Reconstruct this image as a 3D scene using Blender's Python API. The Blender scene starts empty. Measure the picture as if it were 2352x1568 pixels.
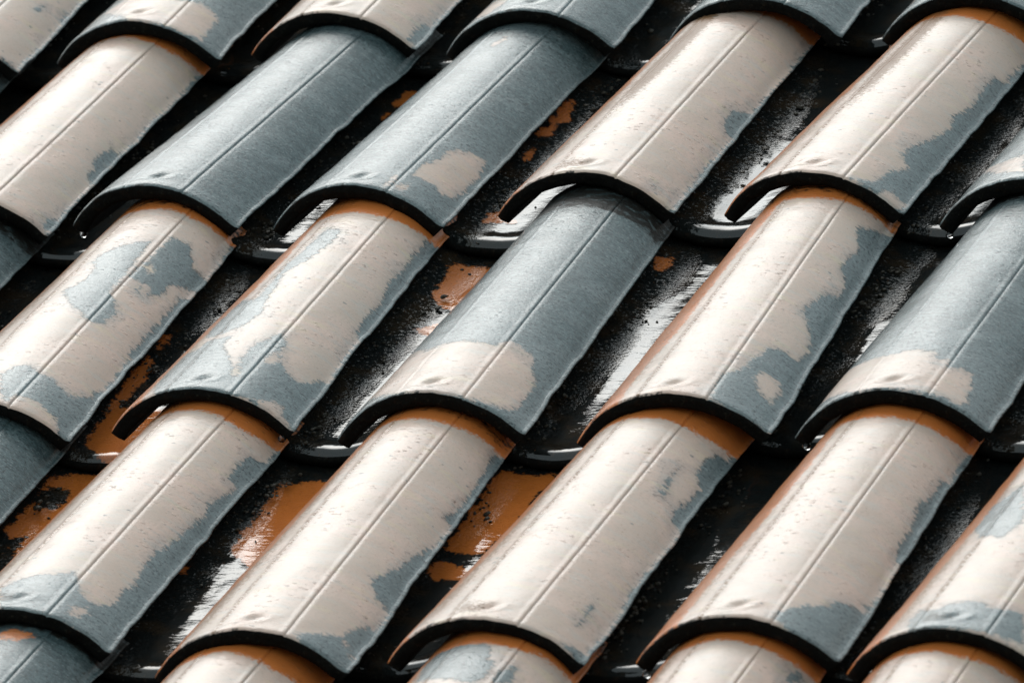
import bpy, bmesh, math, random
import numpy as np
from mathutils import Matrix, Vector

random.seed(4)
SC = bpy.context.scene
COL = SC.collection
S = 0.235                       # metres per column pitch: all roof measures below are in column pitches
PITCH = math.radians(28.9)      # slope of the roof

# ------------------------------------------------------------------ camera
# roof frame: x along the courses, y up the slope, z out of the roof
ROOF = Matrix.Translation((0, 0, 5.0)) @ Matrix.Rotation(PITCH, 4, 'X')
cam_roof = Vector((14.97212813, -28.91624470, 14.77961745)) * S
right = Vector((0.9078541, 0.36705234, -0.20266599))
down = Vector((-0.01266377, -0.4591349, -0.88827629))
fwd = Vector((-0.41909492, 0.80899179, -0.41217924))
cm = Matrix((right, -down, -fwd)).transposed().to_4x4()
cm.translation = cam_roof
cam_data = bpy.data.cameras.new('camera')
cam = bpy.data.objects.new('camera', cam_data)
COL.objects.link(cam)
cam.matrix_world = ROOF @ cm
cam_data.sensor_width = 36.0
cam_data.lens = 20140.835 / 2352.0 * 36.0
cam_data.clip_end = 2000.0
cam_data.dof.use_dof = True
cam_data.dof.focus_distance = 36.0 * S
cam_data.dof.aperture_fstop = 14.0
SC.camera = cam

# ------------------------------------------------------------------ sky, sun, exposure (overcast, bright beyond the roof)
SUN_DIR = (ROOF.to_3x3() @ Vector((-0.45, 0.72, 0.56))).normalized()
elev = math.asin(SUN_DIR.z)
azim = math.atan2(SUN_DIR.x, SUN_DIR.y)
W = bpy.data.worlds.new('World')
SC.world = W
W.use_nodes = True
nt = W.node_tree
nt.nodes.clear()
wo = nt.nodes.new('ShaderNodeOutputWorld')
bg = nt.nodes.new('ShaderNodeBackground')
sky = nt.nodes.new('ShaderNodeTexSky')
sky.sky_type = 'NISHITA'
sky.sun_disc = False
sky.sun_elevation = elev
sky.sun_rotation = azim
sky.air_density = 1.0
sky.dust_density = 6.0
sky.ozone_density = 1.0
hs = nt.nodes.new('ShaderNodeHueSaturation')
hs.inputs['Saturation'].default_value = 0.6
mix = nt.nodes.new('ShaderNodeMix')
mix.data_type = 'RGBA'
mix.inputs[0].default_value = 0.5
mix.inputs[7].default_value = (5.9, 7.2, 7.1, 1)      # even grey cloud deck
nt.links.new(sky.outputs[0], hs.inputs['Color'])
nt.links.new(hs.outputs[0], mix.inputs[6])
nt.links.new(mix.outputs[2], bg.inputs['Color'])
bg.inputs['Strength'].default_value = 0.14
nt.links.new(bg.outputs[0], wo.inputs['Surface'])

sun_data = bpy.data.lights.new('sun', 'SUN')
sun_data.energy = 1.0
sun_data.angle = math.radians(44)
sun_data.color = (0.93, 1.0, 1.02)
sun = bpy.data.objects.new('sun', sun_data)
COL.objects.link(sun)
sun.rotation_euler = Vector(SUN_DIR).to_track_quat('Z', 'Y').to_euler()
sun.location = (0, 0, 30)

SC.view_settings.view_transform = 'Standard'
SC.view_settings.look = 'None'
SC.view_settings.gamma = 1.0
SC.view_settings.exposure = 0.16
SC.view_settings.use_curve_mapping = False

# ------------------------------------------------------------------ numeric noise
def _hash(ix, iy, seed):
    h = (ix.astype(np.int64) * 374761393 + iy.astype(np.int64) * 668265263 + seed * 1442695041) & 0xFFFFFFFF
    h = ((h ^ (h >> 13)) * 1274126177) & 0xFFFFFFFF
    return ((h ^ (h >> 16)) & 0xFFFF) / 65535.0

def vnoise(x, y, seed):
    x = np.asarray(x, float); y = np.asarray(y, float)
    ix = np.floor(x); iy = np.floor(y)
    fx = x - ix; fy = y - iy
    fx = fx * fx * (3 - 2 * fx); fy = fy * fy * (3 - 2 * fy)
    a = _hash(ix, iy, seed); b = _hash(ix + 1, iy, seed)
    c = _hash(ix, iy + 1, seed); d = _hash(ix + 1, iy + 1, seed)
    return ((a * (1 - fx) + b * fx) * (1 - fy) + (c * (1 - fx) + d * fx) * fy) * 2 - 1

def fbm(x, y, seed, octv=3):
    v = 0; amp = 1.0; tot = 0
    for i in range(octv):
        v = v + amp * vnoise(np.asarray(x) * 2 ** i, np.asarray(y) * 2 ** i, seed + i * 17)
        tot += amp; amp *= .5
    return v / tot

def smooth(x, a, b):
    t = np.clip((x - a) / (b - a), 0, 1)
    return t * t * (3 - 2 * t)

def poly_sd(px, py, poly):
    """signed distance, positive inside"""
    P = np.asarray(poly, float)
    A = P; B = np.roll(P, -1, axis=0)
    shp = px.shape
    px = px.ravel(); py = py.ravel()
    dmin = np.full(px.shape, 1e9); inside = np.zeros(px.shape, bool)
    for (ax, ay), (bx, by) in zip(A, B):
        ex, ey = bx - ax, by - ay
        u = np.clip(((px - ax) * ex + (py - ay) * ey) / (ex * ex + ey * ey + 1e-12), 0, 1)
        dmin = np.minimum(dmin, (ax + u * ex - px) ** 2 + (ay + u * ey - py) ** 2)
        c = (ay > py) != (by > py)
        xx = ax + (py - ay) / (by - ay if by != ay else 1e-12) * ex
        inside ^= c & (px < xx)
    d = np.sqrt(dmin)
    return np.where(inside, d, -d).reshape(shp)

# ------------------------------------------------------------------ node helper
class NB:
    def __init__(self, name):
        self.m = bpy.data.materials.new(name)
        self.m.use_nodes = True
        self.t = self.m.node_tree
        self.t.nodes.clear()
    def n(self, kind, **kw):
        x = self.t.nodes.new(kind)
        for k, v in kw.items():
            setattr(x, k, v)
        return x
    def put(self, sock, v):
        if isinstance(v, bpy.types.NodeSocket):
            self.t.links.new(v, sock)
        elif v is not None:
            sock.default_value = v
    def math(self, op, a, b=None, c=None, clamp=False):
        x = self.n('ShaderNodeMath', operation=op, use_clamp=clamp)
        self.put(x.inputs[0], a); self.put(x.inputs[1], b); self.put(x.inputs[2], c)
        return x.outputs[0]
    def step(self, v, a, b):
        x = self.n('ShaderNodeMapRange', interpolation_type='SMOOTHSTEP')
        self.put(x.inputs[0], v); self.put(x.inputs[1], a); self.put(x.inputs[2], b)
        return x.outputs[0]
    def lin(self, v, a, b, c, d):
        x = self.n('ShaderNodeMapRange')
        for i, q in enumerate((v, a, b, c, d)):
            self.put(x.inputs[i], q)
        return x.outputs[0]
    def mix(self, f, a, b):
        x = self.n('ShaderNodeMix', data_type='RGBA')
        self.put(x.inputs[0], f)
        self.put(x.inputs[6], a); self.put(x.inputs[7], b)
        return x.outputs[2]
    def mixf(self, f, a, b):
        x = self.n('ShaderNodeMix', data_type='FLOAT')
        self.put(x.inputs[0], f); self.put(x.inputs[2], a); self.put(x.inputs[3], b)
        return x.outputs[0]
    def attr(self, name):
        return self.n('ShaderNodeAttribute', attribute_name=name).outputs['Fac']
    def uv(self):
        return self.n('ShaderNodeUVMap', uv_map='surface').outputs[0]
    def mapped(self, vec, sc, off=(0, 0, 0)):
        x = self.n('ShaderNodeMapping')
        self.put(x.inputs['Vector'], vec)
        x.inputs['Scale'].default_value = sc
        x.inputs['Location'].default_value = off
        return x.outputs[0]
    def noise(self, vec, scale, detail=2.0, rough=.5, dist=0.0):
        x = self.n('ShaderNodeTexNoise')
        self.put(x.inputs['Vector'], vec)
        x.inputs['Scale'].default_value = scale
        x.inputs['Detail'].default_value = detail
        x.inputs['Roughness'].default_value = rough
        x.inputs['Distortion'].default_value = dist
        return x.outputs['Fac']
    def voro(self, vec, scale, rnd=1.0):
        x = self.n('ShaderNodeTexVoronoi')
        self.put(x.inputs['Vector'], vec)
        x.inputs['Scale'].default_value = scale
        x.inputs['Randomness'].default_value = rnd
        return x
    def bump(self, h, dist, strength=1.0, normal=None):
        x = self.n('ShaderNodeBump')
        self.put(x.inputs['Strength'], strength)
        x.inputs['Distance'].default_value = dist
        self.put(x.inputs['Height'], h)
        if normal is not None:
            self.put(x.inputs['Normal'], normal)
        return x.outputs[0]
    def bsdf(self, color, rough, normal=None, coat=0.0, coat_rough=.05, coat_normal=None, spec=.5, coat_ior=1.4):
        b = self.n('ShaderNodeBsdfPrincipled')
        self.put(b.inputs['Base Color'], color)
        self.put(b.inputs['Roughness'], rough)
        self.put(b.inputs['Specular IOR Level'], spec)
        self.put(b.inputs['Coat Weight'], coat)
        self.put(b.inputs['Coat Roughness'], coat_rough)
        self.put(b.inputs['Coat IOR'], coat_ior)
        if normal is not None: self.put(b.inputs['Normal'], normal)
        if coat_normal is not None: self.put(b.inputs['Coat Normal'], coat_normal)
        o = self.n('ShaderNodeOutputMaterial')
        self.t.links.new(b.outputs[0], o.inputs['Surface'])
        return b

# ------------------------------------------------------------------ materials
def mat_cover():
    B = NB('wet_painted_clay')
    uv = B.uv()
    # across-the-tile streaks: stretched along u
    u_str = B.mapped(uv, (1.0, 3.2, 1.0))
    n_big = B.noise(uv, 4.0, 3, .55)
    n_mid = B.noise(u_str, 9.0, 3, .55)
    n_edge = B.noise(B.mapped(uv, (1.0, 1.9, 1.0)), 20.0, 5, .7)
    n_fine = B.noise(u_str, 55.0, 3, .6)
    n_grain = B.noise(B.mapped(uv, (1.0, 1.8, 1.0)), 62.0, 4, .7)
    # paint masks
    wob = B.math('ADD', B.math('MULTIPLY', B.math('SUBTRACT', n_edge, .5), .10),
                 B.math('MULTIPLY', B.math('SUBTRACT', n_fine, .5), .05))
    sl_raw = B.math('ADD', B.attr('slate_paint'), wob)
    # scattered chips of slate through the cream
    v1 = B.voro(B.mapped(uv, (1.0, 1.7, 1.0)), 15.0)
    rnd = B.n('ShaderNodeSeparateColor'); B.put(rnd.inputs[0], v1.outputs['Color'])
    chip = B.math('SUBTRACT', B.math('MULTIPLY', B.math('SUBTRACT', rnd.outputs[0], .80), .9), v1.outputs['Distance'])
    chip = B.math('ADD', B.math('MULTIPLY', chip, .28), B.math('MULTIPLY', B.math('SUBTRACT', n_fine, .5), .10))
    slate = B.math('MAXIMUM', B.step(sl_raw, -.010, .010), B.math('MULTIPLY', B.step(chip, .0, .012), .65))
    wash = B.math('MULTIPLY', B.step(B.math('ADD', sl_raw, B.math('MULTIPLY', B.math('SUBTRACT', n_big, .5), .30)), -.05, .02), .30)
    slate = B.math('MAXIMUM', slate, wash)
    clay_raw = B.math('ADD', B.attr('bare_clay'), B.math('MULTIPLY', wob, .75))
    clay = B.step(B.math('ADD', clay_raw, B.math('MULTIPLY', B.math('SUBTRACT', B.noise(uv, 75.0, 3, .7), .5), .06)), -.010, .012)
    stain_n = B.noise(B.mapped(uv, (1.0, 2.2, 1.0)), 48.0, 4, .7)
    stain = B.step(B.math('ADD', stain_n, B.math('MULTIPLY', B.attr('brown_stain'), .5)), .60, .76)
    # colours
    cream = B.mix(B.step(n_big, .38, .64), (.53, .400, .330, 1), (.61, .435, .36, 1))
    cream = B.mix(B.math('MULTIPLY', B.step(n_mid, .48, .74), .55), cream, (.47, .435, .40, 1))
    cream = B.mix(B.math('MULTIPLY', B.step(B.noise(u_str, 6.0, 2, .5, .4), .56, .72), .45), cream, (.58, .465, .31, 1))
    cream = B.mix(B.math('MULTIPLY', B.step(n_grain, .50, .70), .5), cream, (.38, .33, .29, 1))
    slc = B.mix(B.step(n_mid, .35, .65), (.040, .068, .074, 1), (.082, .122, .128, 1))
    slc = B.mix(B.math('MULTIPLY', B.step(n_grain, .53, .63), .8), slc, (.020, .032, .037, 1))
    slc = B.mix(B.math('MULTIPLY', B.step(n_grain, .43, .36), .6), slc, (.26, .30, .30, 1))
    slc = B.mix(B.math('MULTIPLY', B.step(B.noise(u_str, 30.0, 3, .6), .60, .72), .35), slc, (.30, .30, .285, 1))
    slc = B.mix(B.lin(sl_raw, .0, .30, .34, .0), slc, (.235, .265, .27, 1))
    slc = B.mix(B.math('MULTIPLY', B.step(n_big, .52, .66), .35), slc, (.20, .235, .24, 1))
    v2 = B.voro(B.mapped(uv, (1.0, 1.6, 1.0)), 34.0)
    r2 = B.n('ShaderNodeSeparateColor'); B.put(r2.inputs[0], v2.outputs['Color'])
    pit = B.math('MULTIPLY', B.step(B.noise(B.mapped(uv, (1.0, 1.5, 1.0)), 50.0, 3, .65), .56, .62), B.step(B.math('ADD', n_big, B.math('ADD', B.math('MULTIPLY', n_mid, .6), B.attr('weathering'))), .74, .92))
    clc = B.mix(n_mid, (.64, .190, .042, 1), (.50, .145, .035, 1))
    clc = B.mix(B.math('MULTIPLY', B.step(n_edge, .6, .7), .35), clc, (.10, .04, .015, 1))
    col = B.mix(slate, cream, slc)
    col = B.mix(B.math('MULTIPLY', pit, B.lin(slate, 0, 1, .03, .80)), col, (.015, .027, .032, 1))
    col = B.mix(B.math('MULTIPLY', stain, B.lin(slate, 0, 1, .92, .3)), col, (.17, .080, .028, 1))
    col = B.mix(clay, col, clc)
    col = B.mix(B.math('MULTIPLY', B.math('MULTIPLY', stain, clay), .65), col, (.19, .085, .035, 1))
    grime_shade = B.step(B.math('ADD', B.attr('grime_shade'), B.math('MULTIPLY', B.math('SUBTRACT', n_edge, .5), 1.1)), .42, .62)  # lip and edge grime, plus the painted shade on slate upper ends
    col = B.mix(grime_shade, col, (.012, .011, .009, 1))
    # relief: brush ripple, droplets, grain, paint edge
    h1 = B.math('MULTIPLY', n_fine, 1.0)
    vd = B.voro(B.mapped(uv, (1.0, 2.4, 1.0)), 26.0)
    rd = B.n('ShaderNodeSeparateColor'); B.put(rd.inputs[0], vd.outputs['Color'])
    drop = B.math('MULTIPLY', B.step(B.math('SUBTRACT', B.math('MULTIPLY', rd.outputs[2], .52), vd.outputs['Distance']), .12, .34), B.step(n_big, .44, .62))
    h = B.math('ADD', B.math('MULTIPLY', h1, .55), B.math('MULTIPLY', drop, 1.4))
    h = B.math('ADD', h, B.math('MULTIPLY', n_grain, B.lin(slate, 0, 1, .30, 1.5)))
    h = B.math('SUBTRACT', h, B.math('MULTIPLY', pit, B.lin(slate, 0, 1, .25, .9)))
    h = B.math('SUBTRACT', h, B.math('MULTIPLY', slate, .35))
    nb = B.bump(h, .0006, 1.0)
    hc = B.math('ADD', B.math('MULTIPLY', B.noise(u_str, 20.0, 2, .5), 1.0), B.math('MULTIPLY', drop, .55))
    hc = B.math('ADD', hc, B.math('MULTIPLY', n_fine, B.lin(slate, 0, 1, .25, .45)))
    hc = B.math('ADD', hc, B.math('MULTIPLY', n_grain, B.lin(slate, 0, 1, .16, 1.1)))
    nc = B.bump(hc, .00042, 1.0)
    rough = B.mixf(slate, .38, .46)
    cr = B.mixf(slate, .045, .09)
    B.bsdf(col, rough, nb, coat=B.math('MULTIPLY', B.mixf(grime_shade, B.mixf(slate, .60, 1.0), .2), B.lin(stain, 0, 1, 1, .25)), coat_rough=B.mixf(grime_shade, cr, .4), coat_normal=nc, spec=.25, coat_ior=B.mixf(slate, 1.38, 1.50))
    return B.m

def mat_rim():
    B = NB('grimy_tile_edge')
    g = B.n('ShaderNodeTexCoord').outputs['Object']
    n1 = B.noise(g, 60.0, 4, .65); n2 = B.noise(g, 300.0, 3, .6)
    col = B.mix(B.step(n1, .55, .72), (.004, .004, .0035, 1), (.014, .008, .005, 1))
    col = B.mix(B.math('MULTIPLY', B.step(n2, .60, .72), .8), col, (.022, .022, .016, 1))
    h = B.math('ADD', n1, B.math('MULTIPLY', n2, .6))
    B.bsdf(col, .75, B.bump(h, .002, 1.0), spec=.1)
    return B.m

def mat_pan():
    B = NB('mossy_wet_clay')
    uv = B.uv()
    u_str = B.mapped(uv, (1.0, 2.6, 1.0))
    n_big = B.noise(uv, 6.0, 3, .6)
    n_edge = B.noise(uv, 17.0, 4, .65)
    n_fine = B.noise(uv, 60.0, 4, .65)
    n_grain = B.noise(uv, 150.0, 3, .6)
    clay = B.step(B.math('ADD', B.attr('bare_clay'), B.math('ADD', B.math('MULTIPLY', B.math('SUBTRACT', n_edge, .5), .10),
                  B.math('MULTIPLY', B.math('SUBTRACT', n_fine, .5), .05))), -.006, .012)
    moss = B.mix(B.step(n_big, .45, .68), (.009, .011, .011, 1), (.026, .018, .011, 1))
    moss = B.mix(B.math('MULTIPLY', B.step(B.noise(uv, 40.0, 4, .7), .60, .70), .6), moss, (.10, .045, .016, 1))
    moss = B.mix(B.math('MULTIPLY', B.step(n_grain, .62, .72), .5), moss, (.05, .055, .04, 1))
    clc = B.mix(n_edge, (.62, .180, .032, 1), (.46, .125, .024, 1))
    clc = B.mix(B.math('MULTIPLY', B.step(n_fine, .60, .70), .5), clc, (.06, .025, .012, 1))
    col = B.mix(clay, moss, clc)
    film = B.attr('water_film')
    h = B.math('ADD', n_fine, B.math('MULTIPLY', n_grain, .5))
    nb = B.bump(h, .003, 1.0)
    # water film: granular where it barely covers the moss, long ripples where it runs
    rip = B.noise(B.mapped(uv, (1.0, 3.6, 1.0)), 7.0, 3, .5, .6)
    rip2 = B.noise(B.mapped(uv, (1.0, 3.5, 1.0)), 26.0, 2, .5, .3)
    hw = B.math('ADD', rip, B.math('MULTIPLY', rip2, .4))
    hm = B.math('ADD', B.noise(B.mapped(uv, (1.0, 1.4, 1.0)), 66.0, 2, .55), B.math('MULTIPLY', n_edge, .5))
    film0 = film
    film = B.step(B.math('ADD', film, B.math('MULTIPLY', B.math('SUBTRACT', B.noise(B.mapped(uv, (1.0, 2.2, 1.0)), 24.0, 5, .7), .5), 2.6)), .42, .58)
    hcoat = B.mixf(B.attr('stream'), B.math('MULTIPLY', hm, 1.7), B.math('MULTIPLY', hw, .24))
    nc = B.bump(hcoat, .0012, 1.0)
    bead = B.step(B.noise(B.mapped(uv, (1.0, 1.5, 1.0)), 46.0, 4, .65), B.lin(film0, 0, 1, .56, .40), B.lin(film0, 0, 1, .61, .45))
    wet = B.math('MAXIMUM', film, bead)
    B.bsdf(col, B.mixf(clay, .8, .5), nb, coat=B.math('MAXIMUM', wet, B.math('MULTIPLY', clay, .5)), coat_rough=.03, coat_normal=nc, spec=.03, coat_ior=1.56)
    return B.m

def mat_simple(name, c1, c2, scale, rough=.8):
    B = NB(name)
    g = B.n('ShaderNodeTexCoord').outputs['Object']
    n1 = B.noise(g, scale, 5, .6)
    B.bsdf(B.mix(n1, c1 + (1,), c2 + (1,)), rough, B.bump(n1, .01, .6))
    return B.m

def mat_water():
    B = NB('clear_water')
    b = B.n('ShaderNodeBsdfPrincipled')
    b.inputs['Base Color'].default_value = (1, 1, 1, 1)
    b.inputs['Roughness'].default_value = .0
    b.inputs['IOR'].default_value = 1.33
    b.inputs['Transmission Weight'].default_value = 1.0
    o = B.n('ShaderNodeOutputMaterial')
    B.t.links.new(b.outputs[0], o.inputs['Surface'])
    return B.m

M_COVER, M_RIM, M_PAN, M_WATER = mat_cover(), mat_rim(), mat_pan(), mat_water()
M_MOSS = mat_simple('wet_moss', (.008, .010, .006), (.045, .030, .014), 160.0, .45)
M_BOARD = mat_simple('weathered_boards', (.05, .035, .025), (.09, .065, .045), 30.0)
M_GROUND = mat_simple('damp_ground', (.05, .06, .035), (.09, .08, .06), .6)
M_WALL = mat_simple('rendered_wall', (.42, .38, .32), (.50, .46, .40), 4.0)

# ------------------------------------------------------------------ mesh building
def make_mesh(name, verts, faces, mats, fmat, attrs, uvs, smooth_faces=True):
    me = bpy.data.meshes.new(name)
    nv = len(verts); nf = len(faces)
    me.vertices.add(nv)
    me.vertices.foreach_set('co', np.asarray(verts, np.float32).ravel())
    me.loops.add(nf * 4)
    me.loops.foreach_set('vertex_index', np.asarray(faces, np.int32).ravel())
    me.polygons.add(nf)
    me.polygons.foreach_set('loop_start', np.arange(nf, dtype=np.int32) * 4)
    me.polygons.foreach_set('material_index', np.asarray(fmat, np.int32))
    me.update(calc_edges=True)
    me.validate()
    me.polygons.foreach_set('use_smooth', np.full(len(me.polygons), smooth_faces))
    for k, v in attrs.items():
        a = me.attributes.new(k, 'FLOAT', 'POINT')
        a.data.foreach_set('value', np.asarray(v, np.float32).ravel())
    uvl = me.uv_layers.new(name='surface')
    vi = np.empty(len(me.loops), np.int32); me.loops.foreach_get('vertex_index', vi)
    uvl.data.foreach_set('uv', np.asarray(uvs, np.float32)[vi].ravel())
    for m in mats: me.materials.append(m)
    return me

def shell(outer, inner, rim_rows, na, nt):
    """outer, inner: (na, nt, 3). Closed shell; returns verts, faces, face material (0 outer/sides, 1 lower rim/inside)."""
    nr = len(rim_rows)
    verts = np.concatenate([outer.reshape(-1, 3), inner.reshape(-1, 3)] + [r.reshape(-1, 3) for r in rim_rows])
    O = np.arange(na * nt).reshape(na, nt); I = O + na * nt
    R = [np.arange(na) + 2 * na * nt + k * na for k in range(nr)]
    F = []; FM = []
    def quad(a, b, c, d, m):
        q = np.stack([a, b, c, d], -1).reshape(-1, 4); F.append(q); FM.append(np.full(len(q), m))
    quad(O[:-1, :-1], O[1:, :-1], O[1:, 1:], O[:-1, 1:], 0)
    quad(I[:-1, :-1], I[:-1, 1:], I[1:, 1:], I[1:, :-1], 1)
    chain = [O[:, 0]] + R + [I[:, 0]]
    for k in range(len(chain) - 1):
        a, b = chain[k], chain[k + 1]
        quad(a[:-1], b[:-1], b[1:], a[1:], 1)
    quad(O[:-1, -1], O[1:, -1], I[1:, -1], I[:-1, -1], 1)
    quad(O[0, :-1], O[0, 1:], I[0, 1:], I[0, :-1], 1)
    quad(O[-1, :-1], I[-1, :-1], I[-1, 1:], O[-1, 1:], 2)
    # close the two corners of the rim strip
    return verts, np.concatenate(F), np.concatenate(FM)

D = 1.80576
W0, S0, W1, S1, HZ = 0.4113, 0.2069, 0.3224, 0.2066, 0.0938
LT = D * 1.15
TH = 0.066
RIB = 0.379

def a_samples(res):
    base = list(np.linspace(-1, 1, res))
    for c in (-.22, RIB):
        base += [c - .075, c - .06, c - .045, c - .03, c - .018, c - .008, c - .002, c + .004, c + .010, c + .018, c + .03]
    base += list(np.linspace(-.16, .2, 30))
    base += [-.985, -.965, .965, .985]
    s = np.array(sorted(base))
    return s[np.concatenate([[True], np.diff(s) > .0025])]

def t_samples(res):
    s = np.array(sorted([0, .004, .010, .018, .03] + list(np.linspace(.036, .18, 20)) + list(np.linspace(.2, LT, res))))
    return s

def half_of(q):
    w = W0 * (1 - q) + W1 * q; s = S0 * (1 - q) + S1 * q
    r = (w * w + s * s) / (2 * s)
    return w, s, r, np.arctan2(w, r - s)

def cover_mesh(seed, base, patches, fine=True, stain=.0, dimple=1.0, collar=None, rib=1.0, flank=-.50):
    A = a_samples(54 if fine else 30); T = t_samples(78 if fine else 30)
    na, nt_ = len(A), len(T)
    a, t = np.meshgrid(A, T, indexing='ij')
    q = t / LT
    w, s, r, half = half_of(q)
    arc = a * half * r
    # ragged right edge, uneven left edge
    edge = .014 * fbm(t * 3, t * 0 + 7.3, seed, 3) + .009 * fbm(t * 11, t * 0 + 1.3, seed + 5, 4)
    ang = half * a
    ang = ang + np.where(a > 0, smooth(a, .8, 1.0) * edge * 2.0, smooth(-a, .9, 1.0) * edge)
    # relief of the pressed clay
    h = .006 * fbm(arc * 2.0 + 3, t * 1.2, seed + 9, 2) + .0022 * fbm(arc * 9, t * 12, seed + 11, 2)
    for c, k in ((RIB, 1.0), (-.22, .8)):
        da = (a - c)
        up = smooth(da, -.060, -.016) * (1 - smooth(da, -.003, .007))
        groove = np.exp(-((da - .010) / .009) ** 2)
        h = h + k * rib * (.0022 * up - .0036 * groove * (1 if c > 0 else .5))
    # thumb dent near the lower end
    dx = (arc - .018) ; dy = (t - .090)
    xr = dx * .9 + dy * .44; yr = -dx * .44 + dy * .9
    e2 = (xr / .050) ** 2 + (yr / .028) ** 2
    h = h + dimple * (-.014 * np.exp(-e2 * 1.1) + .0035 * np.exp(-((np.sqrt(e2) - 1.5) / .45) ** 2) * (yr < 0))
    h = h + .012 * smooth(a, .945, 1.0)
    # rounded lower lip
    h = h - .007 * (1 - smooth(t, -.002, .012)) - .002 * (1 - smooth(t, 0, .035))
    wav = .010 * fbm(arc * 4, arc * 0 + .5, seed + 21, 3) + .005 * fbm(arc * 22, arc * 0 + .5, seed + 23, 2)
    y = t + wav * (1 - smooth(t, 0, .25))
    hz = HZ * (1 - q)
    def at(rr, yy):
        return np.stack([rr * np.sin(ang), yy, rr * np.cos(ang) - (r - s) + hz], -1)
    outer = at(r + h, y)
    thick = TH * (1 + .10 * fbm(arc * 6, t * 2, seed + 31, 2))
    inner = at(r - thick, y + .002)
    rows = []
    for k in range(1, 5):
        f = k / 5
        bulge = -.006 * math.sin(math.pi * f) + .006 * fbm(arc[:, 0] * 26, arc[:, 0] * 0 + f * 5, seed + 40, 3)
        o = outer[:, 0] * (1 - f) + inner[:, 0] * f
        o = o.copy(); o[:, 1] += bulge
        rows.append(o)
    verts, faces, fm = shell(outer, inner, rows, na, nt_)
    # masks
    HW = .478
    px, pt_ = a * HW, t
    sd = np.full(a.shape, -1.0 if base == 'cream' else 1.0)
    cl = np.full(a.shape, -1.0)
    cut = []
    for kind, poly in patches:
        P = []
        for (pa, pv) in poly:
            if kind == 'slate' and pa > .93: pa = 1.25
            P.append((pa * HW, pv))
        dd = poly_sd(px, pt_, P)
        if kind == 'slate': sd = np.maximum(sd, dd)
        elif kind == 'clay': cl = np.maximum(cl, dd)
        else: cut.append(dd)
    for dd in cut: sd = np.minimum(sd, -dd)
    if base == 'cream':
        # thin slate run along the ragged right edge
        sd = np.maximum(sd, (px - (.462 + .02 * fbm(t * 3, t * 0 + 2, seed + 50, 2))))
        ct = 1.74 if collar is None else collar
        cl = np.maximum(cl, t - (ct + .03 * fbm(a * 1.6, a * 0 + 3, seed + 60, 2) + .03 * smooth(a, .4, 1.0)))
        cl = np.maximum(cl, (flank + .09 * fbm(t * 1.5, t * 0 + 9, seed + 61, 2) + .10 * (1 - smooth(t, .2, 1.2)) * -1 - a) * HW)
    st = stain * np.exp(-((a + .20) / .13) ** 2) * smooth(t, .35, 1.2)
    if base == 'cream':
        st = np.maximum(st, .42 * np.exp(-((a + .23) / .03) ** 2))
        st = np.maximum(st, .50 * smooth(-a, .24, .50) * smooth(t, -.2, .3))
        st = np.maximum(st, .5 * np.exp(-(dy / .06) ** 2) * np.exp(-((arc + .06) / .07) ** 2) * (1 if seed % 2 else .3))
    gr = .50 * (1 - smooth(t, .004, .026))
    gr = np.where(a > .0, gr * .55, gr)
    gr = np.maximum(gr, .62 * smooth(t, 1.76, 1.84)) if base == 'slate' else np.maximum(gr, .5 * smooth(t, 1.86, 1.98))  # slate upper ends: shade below the overlapping tile painted into the colour
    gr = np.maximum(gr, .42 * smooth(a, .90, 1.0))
    nin = na * nt_; nrw = 4 * na
    def full(v, fill_in, fill_rim):
        return np.concatenate([v.ravel(), np.full(nin, fill_in), np.full(nrw, fill_rim)])
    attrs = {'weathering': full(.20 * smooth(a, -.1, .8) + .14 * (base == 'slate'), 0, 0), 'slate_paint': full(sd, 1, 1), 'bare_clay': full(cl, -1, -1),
             'brown_stain': full(st, 0, 0), 'grime_shade': full(gr, .1, 1)}
    off = np.array([(seed * 7.31) % 50, (seed * 3.77) % 50])
    uvo = np.stack([arc, t], -1).reshape(-1, 2) + off
    uvi = np.stack([arc + 9.7, t], -1).reshape(-1, 2) + off
    uvr = np.concatenate([np.stack([arc[:, 0], np.full(na, -.01 * k)], -1) for k in range(1, 5)]) + off
    fmat = np.where(fm == 2, 0, fm)
    return make_mesh('cover_tile', verts * S, faces, [M_COVER, M_RIM], fmat, attrs, np.concatenate([uvo, uvi, uvr])), outer

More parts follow.
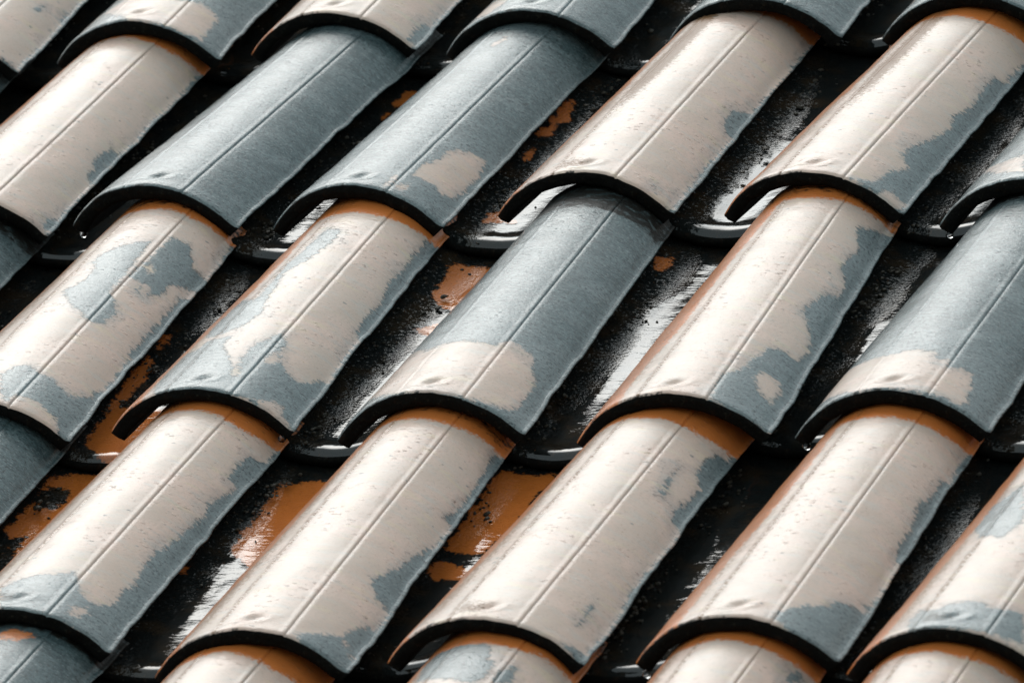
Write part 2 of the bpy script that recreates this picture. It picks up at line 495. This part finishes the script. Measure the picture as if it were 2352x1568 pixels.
def pan_mesh(seed, patches, fine=True, flow=0.0):
    w, s = .36, .13
    r = (w * w + s * s) / (2 * s)
    half = math.atan2(w, r - s)
    A = np.linspace(-1, 1, 52 if fine else 30)
    T = np.array([0, .004, .010, .018, .03] + list(np.linspace(.045, LT, 100 if fine else 30)))
    na, nt_ = len(A), len(T)
    a, t = np.meshgrid(A, T, indexing='ij')
    q = t / LT
    ang = a * half; arc = ang * r
    x = arc
    lump = .010 * fbm(arc * 7, t * 7, seed, 3) + .006 * fbm(arc * 26, t * 26, seed + 3, 2)
    film = smooth(x + .04 * fbm(t * 2.3, t * 0, seed + 6, 3), -.21 + flow, -.05 + flow)
    film = np.maximum(film, (1 - smooth(t, .02, .16)) * .8 * smooth(x, -.2, -.08))
    h = lump * (1 - .85 * film) + .004 * film
    cl = np.full(a.shape, -1.0); cut = []
    for kind, poly in patches:
        P = [(px + (.10 if px > -.11 and kind == 'clay' else 0), pv) for px, pv in poly]
        dd = poly_sd(x, t, P)
        if kind == 'clay': cl = np.maximum(cl, dd)
        else: cut.append(dd)
    for dd in cut: cl = np.minimum(cl, -dd)
    h = np.where(cl > 0, h * .4, h)
    # thick wet lip
    h = h + .012 * np.exp(-((t - .05) / .05) ** 2) - .020 * (1 - smooth(t, -.002, .022))
    y = t + .012 * fbm(arc * 5, arc * 0, seed + 8, 2) * (1 - smooth(t, 0, .3))
    z0 = -.03 - .08 * q
    def at(rr):
        return np.stack([rr * np.sin(ang), y, z0 + r - rr * np.cos(ang)], -1)
    outer = at(r - h)
    inner = at(r + .052 + 0 * h)
    rows = []
    for k in range(1, 4):
        f = k / 4
        o = outer[:, 0] * (1 - f) + inner[:, 0] * f
        o = o.copy(); o[:, 1] += -.010 * math.sin(math.pi * f) + .004 * fbm(arc[:, 0] * 20, arc[:, 0] * 0 + f * 4, seed + 12, 2)
        rows.append(o)
    verts, faces, fm = shell(outer, inner, rows, na, nt_)
    nin = na * nt_
    attrs = {'bare_clay': np.concatenate([cl.ravel(), np.full(nin + 3 * na, -1)]),
             'stream': np.concatenate([smooth(x + .05 * fbm(t * 3, t * 0, seed + 15, 3), -.16 + flow, -.06 + flow).ravel(), np.zeros(nin), np.full(3 * na, .9)]),
             'water_film': np.concatenate([film.ravel(), np.zeros(nin), np.full(3 * na, .8)])}
    off = np.array([(seed * 5.13) % 50, (seed * 2.71) % 50])
    uvo = np.stack([arc, t], -1).reshape(-1, 2) + off
    uvr = np.concatenate([np.stack([arc[:, 0], np.full(na, -.015 * k)], -1) for k in range(1, 4)]) + off
    me = make_mesh('pan_tile', verts * S, faces[:, ::-1], [M_PAN, M_RIM], np.where(fm == 1, 1, 0), attrs, np.concatenate([uvo, uvo + 20, uvr]))
    return me

# the lower end of a pan is wet like its bed
def obj(name, data, parent=None, label=None):
    o = bpy.data.objects.new(name, data)
    COL.objects.link(o)
    if parent is not None: o.parent = parent
    if label: o['label'] = label
    return o

# ------------------------------------------------------------------ the setting
def grid_plane(name, size, n, z, mat):
    bm = bmesh.new()
    bmesh.ops.create_grid(bm, x_segments=n, y_segments=n, size=size)
    me = bpy.data.meshes.new(name); bm.to_mesh(me); bm.free()
    me.materials.append(mat)
    o = obj(name, me); o.location.z = z
    return o
g = grid_plane('ground', 600, 8, 0.0, M_GROUND)
g['kind'] = 'structure'

# ------------------------------------------------------------------ the roof
roof = bpy.data.objects.new('tiled_roof', None)
COL.objects.link(roof)
roof.matrix_world = ROOF
roof['label'] = 'sloping roof of wet curved clay tiles with flaking cream and slate-grey paint'
roof['category'] = 'roof'
roof['kind'] = 'thing'

PATCH = {"0a":[["slate",[[0.919,0.631],[1.0,0.678],[1.0,0.564],[0.944,0.488],[0.925,0.558]]],["slate",[[0.644,0.508],[0.725,0.584],[0.744,0.521],[0.694,0.484]]],["slate",[[0.781,0.007],[0.869,0.02],[1.0,0.007],[0.838,-0.05]]]],"0b":[["cream",[[-0.637,0.09],[-0.319,0.301],[0.225,0.254],[0.513,0.304],[0.719,0.257],[0.738,0.154],[0.744,0.03],[0.606,0.003],[0.369,0.017],[0.056,-0.013],[-0.881,0.341]]]],"0c":[["slate",[[0.875,0.207],[0.944,0.207],[1.0,0.264],[0.981,0.397],[1.0,0.394],[1.0,0.194],[1.0,0.027],[0.869,0.02],[0.856,0.114]]]],"0d":[["cream",[[-0.812,0.17],[-0.537,0.247],[-0.244,0.137],[-0.369,0.017]]]],"1a":[["slate",[[0.819,0.651],[0.819,0.728],[0.856,0.791],[0.838,0.838],[0.906,0.828],[0.931,0.765],[0.919,0.695],[0.988,0.671],[0.988,0.544],[0.944,0.464],[0.888,0.528],[0.881,0.614]]],["slate",[[0.888,0.047],[0.894,0.117],[0.944,0.167],[0.956,0.047],[0.913,0.024]]]],"1c":[["cream",[[0.463,0.2],[0.45,0.301],[0.531,0.414],[0.531,0.491],[0.619,0.541],[0.7,0.571],[0.856,0.584],[0.875,0.521],[0.919,0.464],[0.906,0.347],[0.881,0.21],[0.775,0.174],[0.675,0.207],[0.55,0.197]]],["cream",[[-0.069,1.502],[0.038,1.586],[0.056,1.553],[-0.012,1.479]]],["cream",[[0.325,0.03],[0.325,0.15],[0.369,0.12],[0.356,0.027]]],["cream",[[0.413,0.074],[0.5,0.127],[0.513,0.07],[0.444,0.04]]]],"1d":[["slate",[[0.819,0.798],[0.8,0.875],[0.788,0.938],[0.919,0.982],[0.963,1.032],[0.956,0.871],[0.95,0.745],[0.875,0.761]]],["slate",[[0.956,1.502],[0.944,1.633],[0.938,1.79],[0.956,1.836],[0.963,1.706],[0.988,1.519]]],["slate",[[0.963,0.147],[0.969,0.047],[0.963,0.0],[0.913,0.124]]],["slate",[[0.713,0.044],[0.719,0.08],[0.756,0.054]]],["slate",[[0.925,0.284],[0.938,0.538],[0.969,0.544],[0.956,0.144]]]],"1e":[["slate",[[0.819,1.289],[0.95,1.359],[1.0,1.479],[1.0,0.858],[0.963,0.661],[1.0,0.327],[0.994,0.017],[0.938,-0.013],[0.731,-0.013],[0.45,0.017],[0.625,0.07],[0.675,0.2],[0.775,0.294],[0.656,0.337],[0.65,0.427],[0.744,0.561],[0.825,0.738],[0.763,0.835],[0.844,0.982],[0.806,1.142]]],["cream",[[0.706,-0.017],[0.763,0.067],[0.863,0.064],[0.963,0.067],[0.944,0.01],[0.838,-0.013]]]],"1f":[["cream",[[-0.775,0.334],[-0.406,0.247],[-0.181,0.247],[-0.037,0.067],[-0.312,0.107]]]],"2a":[["slate",[[-0.125,1.075],[-0.006,1.155],[0.0,1.289],[-0.125,1.386],[-0.044,1.466],[0.069,1.526],[0.306,1.609],[0.306,1.462],[0.338,1.309],[0.35,1.105],[0.481,1.035],[0.538,0.962],[0.519,0.838],[0.381,0.825],[0.238,0.885],[0.081,0.935]]],["slate",[[0.438,1.686],[0.613,1.713],[0.812,1.583],[0.956,1.553],[0.9,1.422],[0.769,1.372],[0.75,1.272],[0.675,1.195],[0.55,1.172],[0.513,1.259],[0.381,1.262],[0.388,1.382],[0.419,1.512]]],["slate",[[0.075,0.247],[0.137,0.327],[0.25,0.357],[0.369,0.321],[0.5,0.314],[0.656,0.277],[0.763,0.261],[0.812,0.321],[0.913,0.351],[0.875,0.407],[0.956,0.481],[1.0,0.518],[1.0,0.294],[1.0,0.107],[1.0,-0.017],[0.9,-0.007],[0.788,0.064],[0.556,0.104],[0.369,0.094],[0.338,0.027],[0.225,0.087]]],["slate",[[0.969,1.546],[1.0,1.356],[1.0,0.861],[0.963,0.685],[0.888,0.755],[0.894,0.892],[0.906,1.119],[0.925,1.352]]],["cream",[[0.444,1.389],[0.488,1.426],[0.544,1.389],[0.5,1.352]]],["cream",[[0.531,1.222],[0.606,1.275],[0.669,1.235],[0.6,1.185]]]],"2b":[["slate",[[0.075,1.546],[0.081,1.426],[-0.012,1.235],[-0.144,1.129],[-0.081,0.992],[-0.037,0.841],[0.038,0.715],[-0.056,0.584],[-0.269,0.534],[-0.375,0.541],[-0.938,1.088],[-0.181,0.858],[-0.188,1.018],[-0.219,1.202],[-0.162,1.382],[-0.125,1.583]]],["slate",[[-0.325,0.498],[-0.05,0.501],[-0.069,0.414],[0.044,0.341],[0.188,0.244],[0.269,0.134],[0.331,0.14],[0.213,0.291],[0.225,0.434],[0.369,0.584],[0.469,0.508],[0.488,0.421],[0.613,0.327],[0.731,0.297],[0.856,0.334],[0.888,0.401],[0.931,0.561],[1.0,0.588],[0.988,0.337],[1.0,0.087],[0.956,0.01],[0.85,0.027],[0.8,0.09],[0.694,0.064],[0.606,0.014],[0.719,-0.017],[0.531,0.007],[0.281,-0.017],[-0.044,-0.033],[-0.356,0.0],[-0.887,0.561],[-0.356,0.421]]],["cream",[[0.4,0.357],[0.431,0.407],[0.519,0.387],[0.519,0.334],[0.45,0.317]]],["slate",[[0.994,1.87],[1.0,1.773],[1.0,1.299],[1.0,0.735],[0.975,0.648],[0.888,0.868],[0.863,0.995],[0.9,1.152],[0.812,1.305],[0.856,1.472],[0.838,1.616],[0.863,1.773]]]],"2c":[["cream",[[-0.769,0.05],[-0.744,0.431],[-0.725,0.591],[-0.312,0.447],[-0.181,0.471],[0.025,0.481],[0.188,0.468],[0.325,0.471],[0.394,0.551],[0.438,0.538],[0.562,0.521],[0.669,0.498],[0.719,0.417],[0.819,0.341],[0.806,0.224],[0.819,0.154],[0.769,0.074],[0.688,0.044],[0.431,0.01],[0.025,-0.01],[-0.306,0.017],[-0.894,0.207]]]],"2d":[["slate",[[0.638,1.769],[0.963,1.993],[0.95,1.563],[0.931,1.078],[0.95,0.508],[0.981,0.01],[0.713,-0.017],[0.394,0.0],[0.369,0.21],[0.519,0.351],[0.519,0.391],[0.581,0.558],[0.725,0.588],[0.85,0.571],[0.9,0.705],[0.838,0.798],[0.763,0.858],[0.638,0.938],[0.675,1.032],[0.738,1.165],[0.856,1.192],[0.856,1.305],[0.725,1.402],[0.725,1.506],[0.781,1.613],[0.675,1.703]]],["cream",[[0.606,0.297],[0.675,0.364],[0.794,0.371],[0.881,0.311],[0.863,0.187],[0.738,0.214]]],["slate",[[-0.831,-0.003],[-0.812,0.251],[-0.694,0.501],[-0.569,0.307],[-0.631,0.027]]]],"2e":[["cream",[[-0.988,0.19],[-0.794,0.407],[-0.469,0.351],[-0.194,0.327],[0.038,0.361],[0.213,0.354],[0.275,0.284],[0.344,0.331],[0.375,0.251],[0.469,0.284],[0.594,0.277],[0.65,0.2],[0.694,0.064],[0.65,0.027],[0.513,0.037],[0.369,0.02],[0.15,0.01],[-0.262,0.007]]]],"3a":[["slate",[[-0.219,0.177],[-0.1,0.237],[0.081,0.287],[0.244,0.311],[0.3,0.351],[0.4,0.287],[0.488,0.224],[0.569,0.194],[0.669,0.207],[0.744,0.251],[0.756,0.294],[0.725,0.341],[0.781,0.478],[0.744,0.558],[0.731,0.641],[0.731,0.731],[0.794,0.851],[0.806,0.962],[0.856,1.102],[0.806,1.175],[0.838,1.272],[0.913,1.366],[0.881,1.422],[0.794,1.406],[0.775,1.512],[0.794,1.623],[0.969,1.756],[0.981,1.376],[0.994,0.755],[1.0,0.04],[1.0,-0.017],[0.781,-0.02],[0.562,-0.01],[0.325,-0.037],[0.038,-0.07]]],["cream",[[0.513,0.117],[0.613,0.15],[0.644,0.104],[0.525,0.034]]]],"3b":[["slate",[[0.938,1.903],[0.938,1.81],[0.988,1.476],[1.0,1.098],[0.981,0.544],[1.0,0.227],[1.0,-0.013],[0.944,-0.013],[0.769,0.177],[0.863,0.324],[0.938,0.464],[0.819,0.521],[0.669,0.621],[0.763,0.738],[0.838,0.841],[0.838,0.915],[0.9,0.985],[0.894,1.028],[0.944,1.195],[0.844,1.282],[0.925,1.366],[0.925,1.509],[0.919,1.679],[0.875,1.863]]],["slate",[[0.425,0.03],[0.775,0.17],[0.969,-0.043],[0.594,-0.02]]]],"3c":[["slate",[[0.838,1.285],[0.825,1.212],[0.856,1.129],[0.95,1.078],[0.963,1.169]]],["slate",[[0.763,0.017],[0.931,0.117],[1.0,0.154],[0.975,0.014],[0.838,0.0]]],["slate",[[0.938,1.773],[0.944,1.663],[0.963,1.506],[0.975,1.255],[0.963,1.165],[0.881,1.239],[0.881,1.356],[0.894,1.442],[0.763,1.499],[0.763,1.633],[0.838,1.703]]],["slate",[[0.6,1.486],[0.631,1.356],[0.7,1.235],[0.631,1.225],[0.606,1.302],[0.588,1.449]]],["slate",[[0.769,0.167],[0.756,0.384],[0.775,0.394],[0.794,0.207]]]],"3d":[["slate",[[0.356,0.05],[0.456,0.147],[0.531,0.2],[0.681,0.264],[0.713,0.317],[0.794,0.357],[0.919,0.367],[0.95,0.488],[0.988,0.404],[0.994,0.19],[0.988,-0.007],[0.738,-0.017],[0.525,-0.01]]],["slate",[[0.95,1.759],[0.956,1.646],[0.95,1.409],[0.994,0.955],[1.0,0.447],[0.944,0.301],[0.9,0.414],[0.975,0.518],[0.944,0.644],[0.913,0.848],[0.881,0.938],[0.894,1.045],[0.869,1.145],[0.806,1.232],[0.894,1.315],[0.888,1.476],[0.931,1.626]]]],"3e":[["slate",[[-0.294,0.174],[-0.137,0.144],[-0.044,0.197],[0.05,0.207],[0.213,0.227],[0.263,0.19],[0.438,0.22],[0.55,0.22],[0.688,0.037],[0.331,0.017],[-0.006,-0.007],[-0.262,-0.013],[-0.337,0.1]]],["slate",[[-0.469,0.918],[-0.463,1.068],[-0.306,1.152],[-0.219,1.222],[0.05,0.895],[-0.031,0.748],[-0.256,0.775]]]],"4_":[["clay",[[-0.081,1.766],[0.044,1.79],[0.206,1.78],[0.288,1.763],[0.175,1.703],[-0.006,1.706]]]],"4b":[["slate",[[-0.569,1.629],[-0.581,1.723],[-0.237,1.709],[0.069,1.703],[0.169,1.639],[0.194,1.569],[0.281,1.563],[0.3,1.449],[0.231,1.376],[-0.344,1.402]]],["slate",[[0.35,1.486],[0.45,1.593],[0.531,1.472],[0.388,1.416]]]],"4c":[["slate",[[0.681,1.653],[0.794,1.696],[0.888,1.676],[0.756,1.593]]]]}
PANP = {"2,2":[["clay",[[-0.216,0.702],[-0.213,0.961],[-0.143,0.825],[-0.143,0.489],[0.008,0.486],[-0.038,0.119],[-0.035,-0.001],[-0.095,-0.013],[-0.143,0.128],[-0.173,0.399],[-0.201,0.606]]],["clay",[[-0.228,1.135],[-0.207,1.153],[-0.182,1.054],[-0.213,1.006]]]],"2,3":[["clay",[[-0.149,1.709],[-0.062,1.742],[-0.05,1.516],[-0.059,1.3],[-0.038,0.933],[-0.032,0.78],[-0.201,1.156],[-0.201,1.432],[-0.222,1.621]]],["moss",[[-0.219,1.459],[-0.179,1.567],[-0.104,1.567],[-0.074,1.471],[-0.104,1.396],[-0.173,1.399]]],["moss",[[-0.173,1.093],[-0.104,1.144],[-0.083,1.03],[-0.101,0.973]]]],"3,3":[["clay",[[-0.149,1.655],[-0.044,1.718],[0.011,1.126],[-0.032,0.93],[-0.062,0.9],[-0.119,1.063],[-0.128,1.255],[-0.137,1.396],[-0.149,1.51]]],["clay",[[-0.243,0.828],[-0.207,0.882],[-0.204,0.822],[-0.213,0.774]]],["clay",[[-0.086,0.375],[-0.062,0.42],[-0.05,0.282]]]],"4,3":[["clay",[[-0.213,1.694],[-0.068,1.724],[-0.086,1.6],[-0.092,1.507],[-0.077,1.318],[-0.08,1.174],[-0.101,1.09],[-0.107,1.0],[-0.161,0.988],[-0.182,1.024],[-0.197,1.321],[-0.216,1.582]]],["clay",[[0.005,1.624],[-0.011,1.522],[-0.023,1.456],[-0.032,1.573]]],["clay",[[-0.179,0.885],[-0.131,0.912],[-0.104,0.873],[-0.092,0.786],[-0.122,0.753],[-0.152,0.786]]]],"3,2":[["clay",[[-0.213,1.721],[-0.173,1.781],[-0.101,1.793],[-0.089,1.315],[-0.158,1.426],[-0.185,1.495],[-0.185,1.624]]],["clay",[[-0.125,1.156],[-0.098,1.309],[-0.089,1.255],[-0.098,1.084]]]],"4,2":[["clay",[[-0.27,1.799],[-0.204,1.832],[-0.185,1.763],[-0.201,1.691],[-0.243,1.67]]]],"2,1":[["clay",[[-0.149,1.712],[-0.098,1.751],[-0.095,1.642],[-0.131,1.531],[-0.146,1.555]]],["clay",[[-0.152,1.456],[-0.119,1.489],[-0.128,1.378]]]],"3,1":[["clay",[[-0.261,1.369],[-0.234,1.414],[-0.204,1.348],[-0.185,1.237],[-0.237,1.165],[-0.258,1.189]]],["clay",[[-0.258,1.093],[-0.216,1.18],[-0.194,1.09],[-0.225,1.021],[-0.255,1.051]]],["clay",[[-0.243,0.897],[-0.213,0.936],[-0.188,0.804],[-0.219,0.783]]],["clay",[[-0.167,0.291],[-0.125,0.315],[-0.104,0.224],[-0.146,0.203]]]],"1,1":[["clay",[[-0.104,2.0],[0.008,2.0],[-0.014,2.0],[-0.056,2.0],[-0.101,2.0]]]],"4,0":[["clay",[[-0.11,0.597],[-0.047,0.645],[-0.014,0.516],[-0.062,0.498]]],["clay",[[-0.041,0.369],[-0.026,0.438],[0.008,0.387],[-0.011,0.342]]]],"6,2":[["clay",[[-0.101,0.098],[-0.107,0.306],[-0.053,0.149]]]]}
# row/column key: (column number, base paint, dx, dy, yaw, brown stain, label)
TILES = {
 '0a': (0, 'cream', .092, -.092, 0, 0, 'pinkish cream cover tile in the top left corner'),
 '0b': (1, 'slate', .067, -.008, 0, 0, 'slate cover tile with a broad cream patch over its dented lower end'),
 '0c': (2, 'cream', .021, .03, 0, 0, 'cream cover tile with one slate flake at its lower right corner'),
 '0d': (3, 'slate', -.004, -.013, 0, 0, None),
 '0e': (4, 'slate', .041, .04, 0, 0, None),
 '0f': (5, 'slate', .066, .006, 0, 0, None),
 '0g': (6, 'cream', -.013, 0, 0, 0, None),
 '1_': (0, 'slate', .037, 0, -.017, 0, None),
 '1a': (1, 'cream', .003, .068, -.019, 0, 'pinkish white cover tile with a bare orange upper end and one grey flake by its edge'),
 '1b': (2, 'slate', -.092, .121, -.080, 0, 'all slate-grey cover tile with a pale sheen, turned a little to the left'),
 '1c': (3, 'slate', -.113, .073, -.045, 0, 'slate-grey cover tile with one beige patch right of its rib'),
 '1d': (4, 'cream', -.094, .155, -.018, .95, 'cream cover tile stained brown along its upper left flank'),
 '1e': (5, 'cream', -.049, .115, -.047, .8, 'cream cover tile with a slate band running down its right edge to the lower end'),
 '1f': (6, 'slate', -.033, -.007, -.006, 0, 'slate cover tile with a beige smear at its lower end, cut by the right frame edge'),
 '2_': (1, 'slate', .001, 0, -.001, 0, None),
 '2a': (2, 'cream', -.013, -.038, .016, 0, 'cream cover tile with large blue-grey islands and a grey lower end'),
 '2b': (3, 'cream', -.038, .043, .015, 0, 'cream cover tile with a grey streak down its crest and a grey lower end'),
 '2c': (4, 'slate', .018, -.023, .031, 0, 'dark slate cover tile with a rounded cream patch over its dented lower end'),
 '2d': (5, 'cream', .084, -.05, .053, 0, 'cream cover tile with slate along its right edge and a cream island in the slate'),
 '2e': (6, 'slate', .013, -.045, .014, 0, 'slate cover tile with a two-lobed cream patch at its lower end'),
 '3_': (2, 'slate', -.005, 0, .002, 0, 'slate cover tile sprinkled with pale specks at the left frame edge'),
 '3a': (3, 'cream', -.026, .014, .001, 0, 'cream cover tile with slate lower end and slate right edge'),
 '3b': (4, 'cream', .065, -.158, .03, 0, 'almost white cover tile with a greying lower right corner'),
 '3c': (5, 'cream', .005, -.055, -.007, 0, 'cream cover tile with few grey flakes and a rusty lower rim'),
 '3d': (6, 'cream', .034, -.045, .017, 0, 'cream cover tile with a dark scratch and a slate lower right corner'),
 '3e': (7, 'cream', -.084, -.129, 0, 0, 'cream cover tile with grey flakes, cut by the lower right frame edge'),
 '4_': (3, 'slate', -.015, -.004, -.007, 0, 'slate cover tile with orange bare spots at the bottom left'),
 '4a': (4, 'cream', .012, .009, .004, 0, None),
 '4b': (5, 'cream', .063, -.007, .014, 0, 'cream cover tile mottled blue-grey with a bare orange right shoulder'),
 '4c': (6, 'cream', .041, -.001, .012, 0, None),
 '4d': (7, 'cream', -.078, .001, .022, 0, None),
}
COLLAR = {'1a': 1.72, '2b': 1.745, '1d': 1.735}
FLANK = {'2d': -.34, '3d': -.38, '3c': -.48, '3e': -.40, '2b': -.42, '1a': -.45, '1d': -.48, '1e': -.45, '3b': -.42}
def rim_t(key):
    row, gc, dy = int(key[0]), TILES[key][0], TILES[key][3]
    up = [v[3] for k, v in TILES.items() if int(k[0]) == row - 1 and v[0] == gc]
    return D + (up[0] if up else 0) - dy
def place(o, gc, row, dx, dy, yaw, z=0.0):
    o.location = ((gc - 4 + dx) * S, (-(row - 1.5) * D + dy) * S, z * S)
    o.rotation_euler = (0, 0, yaw)

drop_me = None
def drop_mesh():
    bm = bmesh.new()
    bmesh.ops.create_uvsphere(bm, u_segments=14, v_segments=10, radius=.017 * S)
    for v in bm.verts:
        if v.co.y > 0: v.co.y *= 1.25
    me = bpy.data.meshes.new('water_drop'); bm.to_mesh(me); bm.free()
    me.polygons.foreach_set('use_smooth', np.ones(len(me.polygons), bool))
    me.materials.append(M_WATER)
    return me
drop_me = drop_mesh()
# drops hang where the runoff leaves the tile: (key, arc position)
DROPS = [('2d', -.985), ('1f', -.985), ('0f', -.985), ('3d', -.985), ('1b', -.97), ('2e', -.97), ('2b', .96), ('0g', -.98)]

done = set()
seed = 11
for key, (gc, base, dx, dy, yaw, stain, label) in TILES.items():
    row = int(key[0]); seed += 13
    me, outer = cover_mesh(seed, base, PATCH.get(key, []), True, stain, collar=COLLAR.get(key, min(rim_t(key) - .07, LT - .12)), flank=FLANK.get(key, -.50), rib=1.0 if base == 'cream' else .85)
    o = obj('cover_tile', me, roof, label)
    place(o, gc, row, dx, dy, yaw)
    done.add((row, gc))
    for k, av in DROPS:
        if k != key: continue
        w, s, r, half = half_of(0.0)
        an = av * half
        d = obj('water_drop', drop_me, o)
        d.location = Vector(((r - .05) * math.sin(an), -.006, (r - .05) * math.cos(an) - (r - s) + HZ - .016)) * S

spare = []
for k in range(4):
    base = 'cream' if k % 2 == 0 else 'slate'
    pl = [['slate', [[.4, .0], [1.2, -.05], [1.2, 1.2], [.85, .9], [.75, .4]]]] if k == 0 else \
         [['slate', [[-.4, .9], [.1, .8], [.3, 1.2], [-.1, 1.4]]]] if k == 2 else \
         [['cream', [[-.6, 0], [.4, -.02], [.6, .3], [.1, .45], [-.5, .35]]]]
    spare.append(cover_mesh(400 + 31 * k, base, pl, False)[0])
for row in range(-1, 6):
    for gc in range(row - 2, row + 8):
        if (row, gc) in done: continue
        o = obj('cover_tile', random.choice(spare), roof)
        place(o, gc, row, random.uniform(-.04, .04), random.uniform(-.05, .05), random.uniform(-.02, .02))

PAN_DY = {(4, 1): .11, (5, 1): .09, (3, 1): .05, (3, 2): .0, (4, 2): -.05, (2, 2): -.05, (4, 0): .14, (2, 0): .03}
pan_spare = [pan_mesh(900 + 17 * k, [], False) for k in range(3)]
for row in range(-1, 6):
    for gc in range(row - 2, row + 8):
        vis = 0 <= row <= 4 and row - 1 <= gc <= row + 6
        pd = PANP.get('%d,%d' % (gc, row), [])
        if vis:
            seed += 13
            me = pan_mesh(seed, pd, True, random.uniform(-.03, .03))
        else:
            me = random.choice(pan_spare)
        o = obj('pan_tile', me, roof, 'dark mossy channel tile with bare orange patches' if len(pd) else None)
        place(o, gc + .5, row, random.uniform(-.015, .015), .08 + PAN_DY.get((gc, row), random.uniform(-.03, .03)), random.uniform(-.01, .01))

# boards under the tiles and the wall that carries them
def box(name, x0, x1, y0, y1, z0, z1, mat, parent):
    bm = bmesh.new()
    bmesh.ops.create_cube(bm, size=1.0)
    for v in bm.verts:
        v.co = Vector(((x0 + x1) / 2 + v.co.x * (x1 - x0), (y0 + y1) / 2 + v.co.y * (y1 - y0), (z0 + z1) / 2 + v.co.z * (z1 - z0)))
    me = bpy.data.meshes.new(name); bm.to_mesh(me); bm.free()
    me.materials.append(mat)
    return obj(name, me, parent)
box('roof_deck', -7.6 * S, 9.6 * S, -6.6 * S, 7.0 * S, -.36 * S, -.24 * S, M_BOARD, roof)

# crumbs of moss and grit caught along the channels
def moss_mesh():
    rng = np.random.default_rng(5)
    bm = bmesh.new(); bmesh.ops.create_icosphere(bm, subdivisions=1, radius=1.0)
    bv = np.array([v.co[:] for v in bm.verts]); bf = np.array([[v.index for v in f.verts] for f in bm.faces]); bm.free()
    V = []; F = []; nv = 0
    for row in range(0, 5):
        for gc in range(row - 1, row + 7):
            for k in range(150):
                left = rng.random() < .95
                clump = k >= 90
                x = -.16 + rng.normal(0, .05) if left else rng.normal(.0, .1)
                t = rng.uniform(.03, 1.75)
                if fbm(np.array(x * 3 + gc * 5), np.array(t * 4 + row * 9), 77, 2) < -.05: continue
                sz = rng.uniform(.003, .008)
                if clump:       # clumps caught along the edge of the cover tile
                    if fbm(np.array(gc * 7.7), np.array(t * 3.3 + row * 5), 91, 2) < .05: continue
                    x = -.125 + rng.normal(0, .018); sz = rng.uniform(.005, .012)
                P = bv * (1 + rng.normal(0, .22, (len(bv), 1))) * np.array([sz * rng.uniform(.8, 1.6), sz * rng.uniform(.8, 1.8), sz * .7])
                an = rng.uniform(0, 6.28); c, s_ = math.cos(an), math.sin(an)
                P = np.stack([P[:, 0] * c - P[:, 1] * s_, P[:, 0] * s_ + P[:, 1] * c, P[:, 2]], -1)
                z = -.03 - .08 * t / LT + .563 - math.sqrt(.563 ** 2 - x * x) + (.006 if not clump else rng.uniform(.006, .05))
                P += np.array([gc + .5 - 4 + x, -(row - 1.5) * D + .08 + t, z])
                V.append(P); F.append(bf + nv); nv += len(bv)
    me = bpy.data.meshes.new('moss')
    me.from_pydata((np.concatenate(V) * S).tolist(), [], np.concatenate(F).tolist())
    me.polygons.foreach_set('use_smooth', np.ones(len(me.polygons), bool))
    me.materials.append(M_MOSS)
    return me
mo = obj('moss', moss_mesh(), roof)
mo['kind'] = 'stuff'
